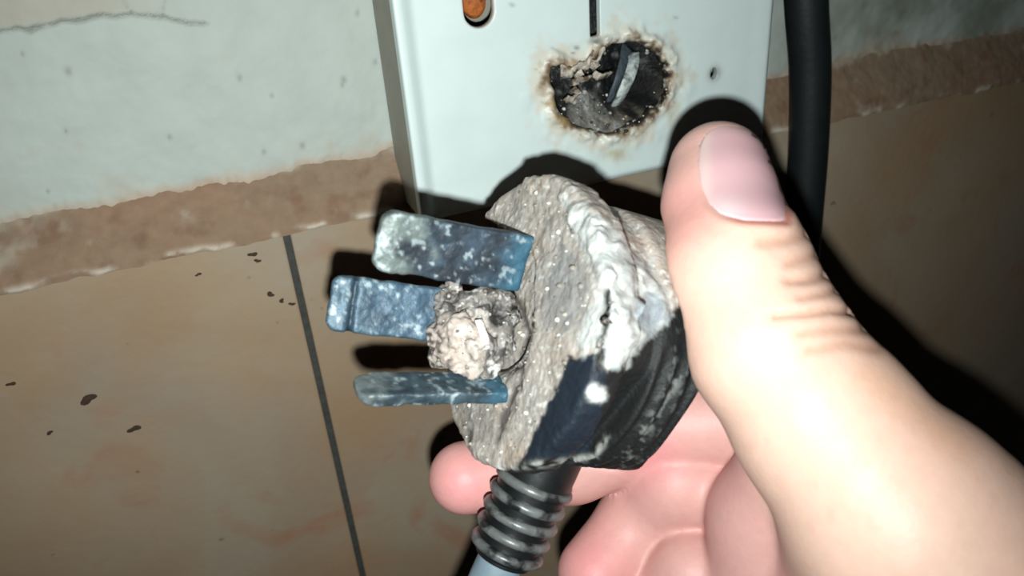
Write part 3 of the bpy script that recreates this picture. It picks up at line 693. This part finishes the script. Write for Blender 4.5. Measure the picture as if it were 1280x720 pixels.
corec = (core_v - CAM) @ B; platec = (plate_v - CAM) @ B
near = np.flatnonzero((np.abs(plate_v[plate_f[:, 0], 0] - 84) < 24) & (plate_v[plate_f[:, 0], 2] < 475))
bvs = BVHTree.FromPolygons([tuple(x) for x in np.vstack([corec, platec])], [tuple(int(x) for x in f) for f in core_f] + [tuple(int(x) + len(corec) for x in f) for f in plate_f[near]])
pts = np.stack([rng.uniform(685, 842, 260), rng.uniform(60, 175, 260)], 1); hp = poly_sd(pts, hole_px)
pts = pts[(hp < 4) & ((hp > -14) | (pts[:, 0] < 770)) & ((pts[:, 1] > 112) | (hp > -7))]
scatter('ash_crumbs', bvs, pts, 0.18 + 0.6 * rng.rand(len(pts)) ** 3, m_melt, sb, [(170, 165, 158), (120, 116, 110), (70, 66, 62), (214, 212, 206), (48, 46, 44), (150, 130, 108)], cam_frame=False)

# ================================================================== HAND
lo = np.array([-22., -36., 96.]); hi = np.array([112., 116., 190.]); st = 0.76
G, shp = grid_pts(lo, hi, st)
def seg_sd(P, a, b, ra, rb):
    e = (b - a).astype(np.float32); w = P - a.astype(np.float32); t = np.clip((w @ e) / float(e @ e), 0, 1)
    w -= t[:, None] * e; return np.sqrt((w * w).sum(1)) - (ra + (rb - ra) * t).astype(np.float32)
def chain(pts, k=3.0, P=None):
    d = None; Q = G if P is None else P
    for (x0, y0, z0, r0), (x1, y1, z1, r1) in zip(pts[:-1], pts[1:]):
        e = seg_sd(Q, K(x0, y0, z0), K(x1, y1, z1), r0, r1); d = e if d is None else smin(d, e, k)
    return d
THUMB = [(898, 214, 147, 9.1), (901, 260, 143, 9.7), (919, 335, 136, 11.8), (960, 432, 132, 12.7), (1032, 530, 132, 14.4), (1128, 652, 129, 17.8), (1330, 886, 125, 28.5)]
thumb = chain(THUMB, 4.0)
palm = chain([(1130, 650, 135, 16), (1080, 740, 148, 19), (1180, 880, 150, 26)], 5.0)
heel = chain([(1010, 560, 142, 10.5), (965, 650, 153, 11.5), (960, 760, 157, 13)], 4.0)
index = chain([(1090, 570, 154, 13), (960, 520, 162, 10.4), (850, 528, 167, 9.6), (715, 575, 172, 8.8), (581, 597, 163, 7.4)], 3.0)
middle = chain([(1100, 680, 156, 13), (960, 625, 166, 10), (846, 600, 167, 9.1), (800, 650, 174, 8.6), (745, 716, 169, 8.2)], 3.0)
ring = chain([(1100, 790, 156, 13), (980, 730, 166, 10), (868, 716, 163, 8.6), (800, 770, 170, 8.2)], 3.0)
d = smin(thumb, palm, 8.0)
for f_ in (index, middle, ring): d = smin(d, f_, 0.4)
d = smin(d, heel, 1.6)
ql = loc(G.astype(float)); qr = np.hypot(ql[:, 1], ql[:, 2])            # flesh gives way where it presses on the plug
d = smax(d, -np.maximum(qr - 25.9, np.maximum(-1.0 - ql[:, 0], ql[:, 0] - 31.6)), 1.2)
V, Fq = surfnet(d, shp, lo, st)
for _ in range(3):                                                     # light smoothing
    acc = np.zeros_like(V); cnt = np.zeros(len(V))
    for a in range(4):
        b = (a + 1) % 4; np.add.at(acc, Fq[:, a], V[Fq[:, b]]); np.add.at(cnt, Fq[:, a], 1)
        np.add.at(acc, Fq[:, b], V[Fq[:, a]]); np.add.at(cnt, Fq[:, b], 1)
    V = 0.5 * V + 0.5 * acc / cnt[:, None]
Nv = vnormals(V, Fq); facing = (Nv * -V).sum(1) > 0; pc = w2px(c2w(V))
tsd = chain(THUMB, 4.0, V.astype(np.float32)); isthumb = facing & (tsd < 1.2)
def hgroove(pts, w, dep, seed=0):
    global V
    k = np.exp(-(line_d(pc, pts) / w) ** 2) * isthumb; V = V - Nv * (k * dep)[:, None]; return k
kr = []
for pts, w, dep in [([(952, 303), (985, 300), (1012, 292)], 7, 0.35), ([(985, 350), (1010, 349), (1036, 342)], 6, 0.55), ([(968, 394), (1004, 391), (1040, 387), (1070, 390)], 4.5, 0.75),
                    ([(1000, 372), (1030, 366), (1052, 362)], 4.5, 0.4), ([(1000, 418), (1040, 412), (1080, 412)], 6, 0.35), ([(1010, 440), (1060, 430), (1098, 436)], 7, 0.25),
                    ([(985, 330), (1022, 318)], 6, 0.3)]:
    kr.append(hgroove(pts, w, dep))
nail_px = np.array([(872, 205), (876, 232), (886, 254), (902, 268), (930, 275), (984, 277), (983, 250), (977, 220), (965, 190), (950, 168), (930, 157), (905, 154), (885, 162), (875, 180)], float)
nsd = poly_sd(pc, nail_px)
fold = np.exp(-(nsd / 4.5) ** 2) * isthumb * (0.25 + 0.75 * smooth(185, 215, pc[:, 1])); V = V - Nv * (0.16 * fold)[:, None]
bed = smooth(0, -4, nsd) * isthumb; V = V - Nv * (0.12 * bed)[:, None]
cut = np.exp(-((nsd - 9) / 6) ** 2) * isthumb * smooth(225, 262, pc[:, 1]); V = V + Nv * (0.25 * cut)[:, None]
f1 = fbm(V, 9, 3, 171); f2 = fbm(V, 2.0, 3, 173)
c = np.tile(lin(214, 176, 158), (len(V), 1))
c = mixc(c, smooth(0, 0.9, f1) * 0.25, lin(226, 178, 160))
pink = np.exp(-(np.hypot(pc[:, 0] - 850, (pc[:, 1] - 260) * 0.8) / 52) ** 2) * isthumb
c = mixc(c, pink * 0.75, lin(226, 152, 146))
tipm = smooth(300, 170, pc[:, 1]) * isthumb; c = mixc(c, tipm * 0.45, lin(222, 166, 162))
cu = np.exp(-((nsd - 1.5) / 4.5) ** 2) * isthumb * smooth(246, 268, pc[:, 1]) * smooth(895, 925, pc[:, 0]); c = mixc(c, cu * 0.75, lin(190, 96, 84))
fg = smooth(0.5, 2.5, tsd) * (pc[:, 1] > 400) * smooth(1120, 1040, pc[:, 0]); c = mixc(c, fg * 0.85, lin(200, 148, 143))
for a, b, r in ((580, 605, 45), (815, 572, 40), (740, 712, 50)):
    c = mixc(c, np.exp(-(np.hypot(pc[:, 0] - a, pc[:, 1] - b) / r) ** 2) * fg * 0.6, lin(212, 128, 132))
for k in kr: c = mixc(c, k * 0.4, lin(176, 118, 88))
shn = np.exp(-(line_d(pc, [(1090, 470), (1150, 520), (1200, 560)]) / 22) ** 2) * isthumb; c = mixc(c, shn * 0.35, lin(198, 146, 110))
c = mixc(c, smooth(0.4, 0.8, f2) * 0.12, lin(200, 140, 124))
m_skin = mat('skin', attr=True, rough=0.5, var=0.04, vscale=600, bump=0.05, bscale=1500, sss=0.12, spec=0.35)
org = c2w(K(1130, 650, 118) * DS)
hand = obj('hand', c2w(V * DS), Fq, m_skin, origin=org, colors=c)
tag(hand, 'bare right hand gripping the burnt plug, thumb in front and fingers curled behind', 'hand')
# thumbnail: curved plate lying on the thumb
bvh = BVHTree.FromPolygons([tuple(x) for x in V], [tuple(int(i) for i in f) for f in Fq[(V[Fq[:, 0], 2] < 160) & (pc[Fq[:, 0], 1] < 330)]])
ctr = np.array([922., 214.]); NR, NA = 12, 72
ang = np.linspace(0, 2 * np.pi, NA, endpoint=False)
def outline(a):
    dv = np.array([math.cos(a), math.sin(a)]); best = 0
    for i in range(len(nail_px)):
        p0 = nail_px[i] - ctr; e = nail_px[(i + 1) % len(nail_px)] - nail_px[i]
        den = dv[0] * e[1] - dv[1] * e[0]
        if abs(den) < 1e-9: continue
        t = (p0[0] * e[1] - p0[1] * e[0]) / den; u = (p0[0] * dv[1] - p0[1] * dv[0]) / den
        if t > 0 and -1e-6 <= u <= 1 + 1e-6: best = max(best, t)
    return best
orad = np.array([outline(a) for a in ang]); orad = 0.25 * np.roll(orad, 1) + 0.5 * orad + 0.25 * np.roll(orad, -1)
def on_skin(px, py):
    for k in range(30):                                                # slide inwards if past the silhouette
        r = ray(px, py); r /= np.linalg.norm(r); hit = bvh.ray_cast(Vector((0, 0, 0)), Vector(r))
        if hit[0] is not None: return np.array(hit[0]), np.array(hit[1])
        px -= 1.5
    return K(px, py, 140), np.array([0, 0, -1.])
top = []; bot = []
for i in range(NR + 1):
    for k in range(NA if i else 1):
        rr = i / NR * 1.02; q = ctr + rr * orad[k] * np.array([math.cos(ang[k]), math.sin(ang[k])])
        pt, nn = on_skin(*q); nn = nn if nn @ pt < 0 else -nn
        lift = 0.42 * (1 - (i / NR) ** 3) - 0.03
        top.append(pt + nn * lift); bot.append(pt - nn * 0.4)
top = np.array(top)
Vn = np.vstack([top, bot]); m0 = len(top); Fn = []
for k in range(NA): Fn.append((0, 1 + k, 1 + (k + 1) % NA))
for i in range(1, NR):
    for k in range(NA):
        a = 1 + (i - 1) * NA + k; b = 1 + (i - 1) * NA + (k + 1) % NA; Fn.append((a, a + NA, b + NA, b))
e0 = 1 + (NR - 1) * NA
for k in range(NA): Fn.append((e0 + k, m0 + e0 + k, m0 + e0 + (k + 1) % NA, e0 + (k + 1) % NA))
pn = w2px(c2w(Vn)); cn = np.tile(lin(214, 170, 174), (len(Vn), 1))
cn = mixc(cn, np.exp(-(np.hypot((pn[:, 0] - 905) / 26, (pn[:, 1] - 262) / 16)) ** 2) * .7, lin(228, 204, 204))
cn = mixc(cn, np.exp(-((nail_px[:, 0].min() + 8 - pn[:, 0]) / 10) ** 2) * .5, lin(232, 208, 196))
cn = mixc(cn, smooth(172, 154, pn[:, 1]) * .5, lin(222, 186, 176))
m_nail = mat('fingernail', attr=True, rough=0.32, sss=0.05, spec=0.45)
nl = obj('thumbnail', c2w(Vn * DS), Fn, m_nail, parent=hand, colors=cn); nl['label'] = 'short pink thumbnail'

for o in bpy.data.objects:
    if '_o' in o: del o['_o']
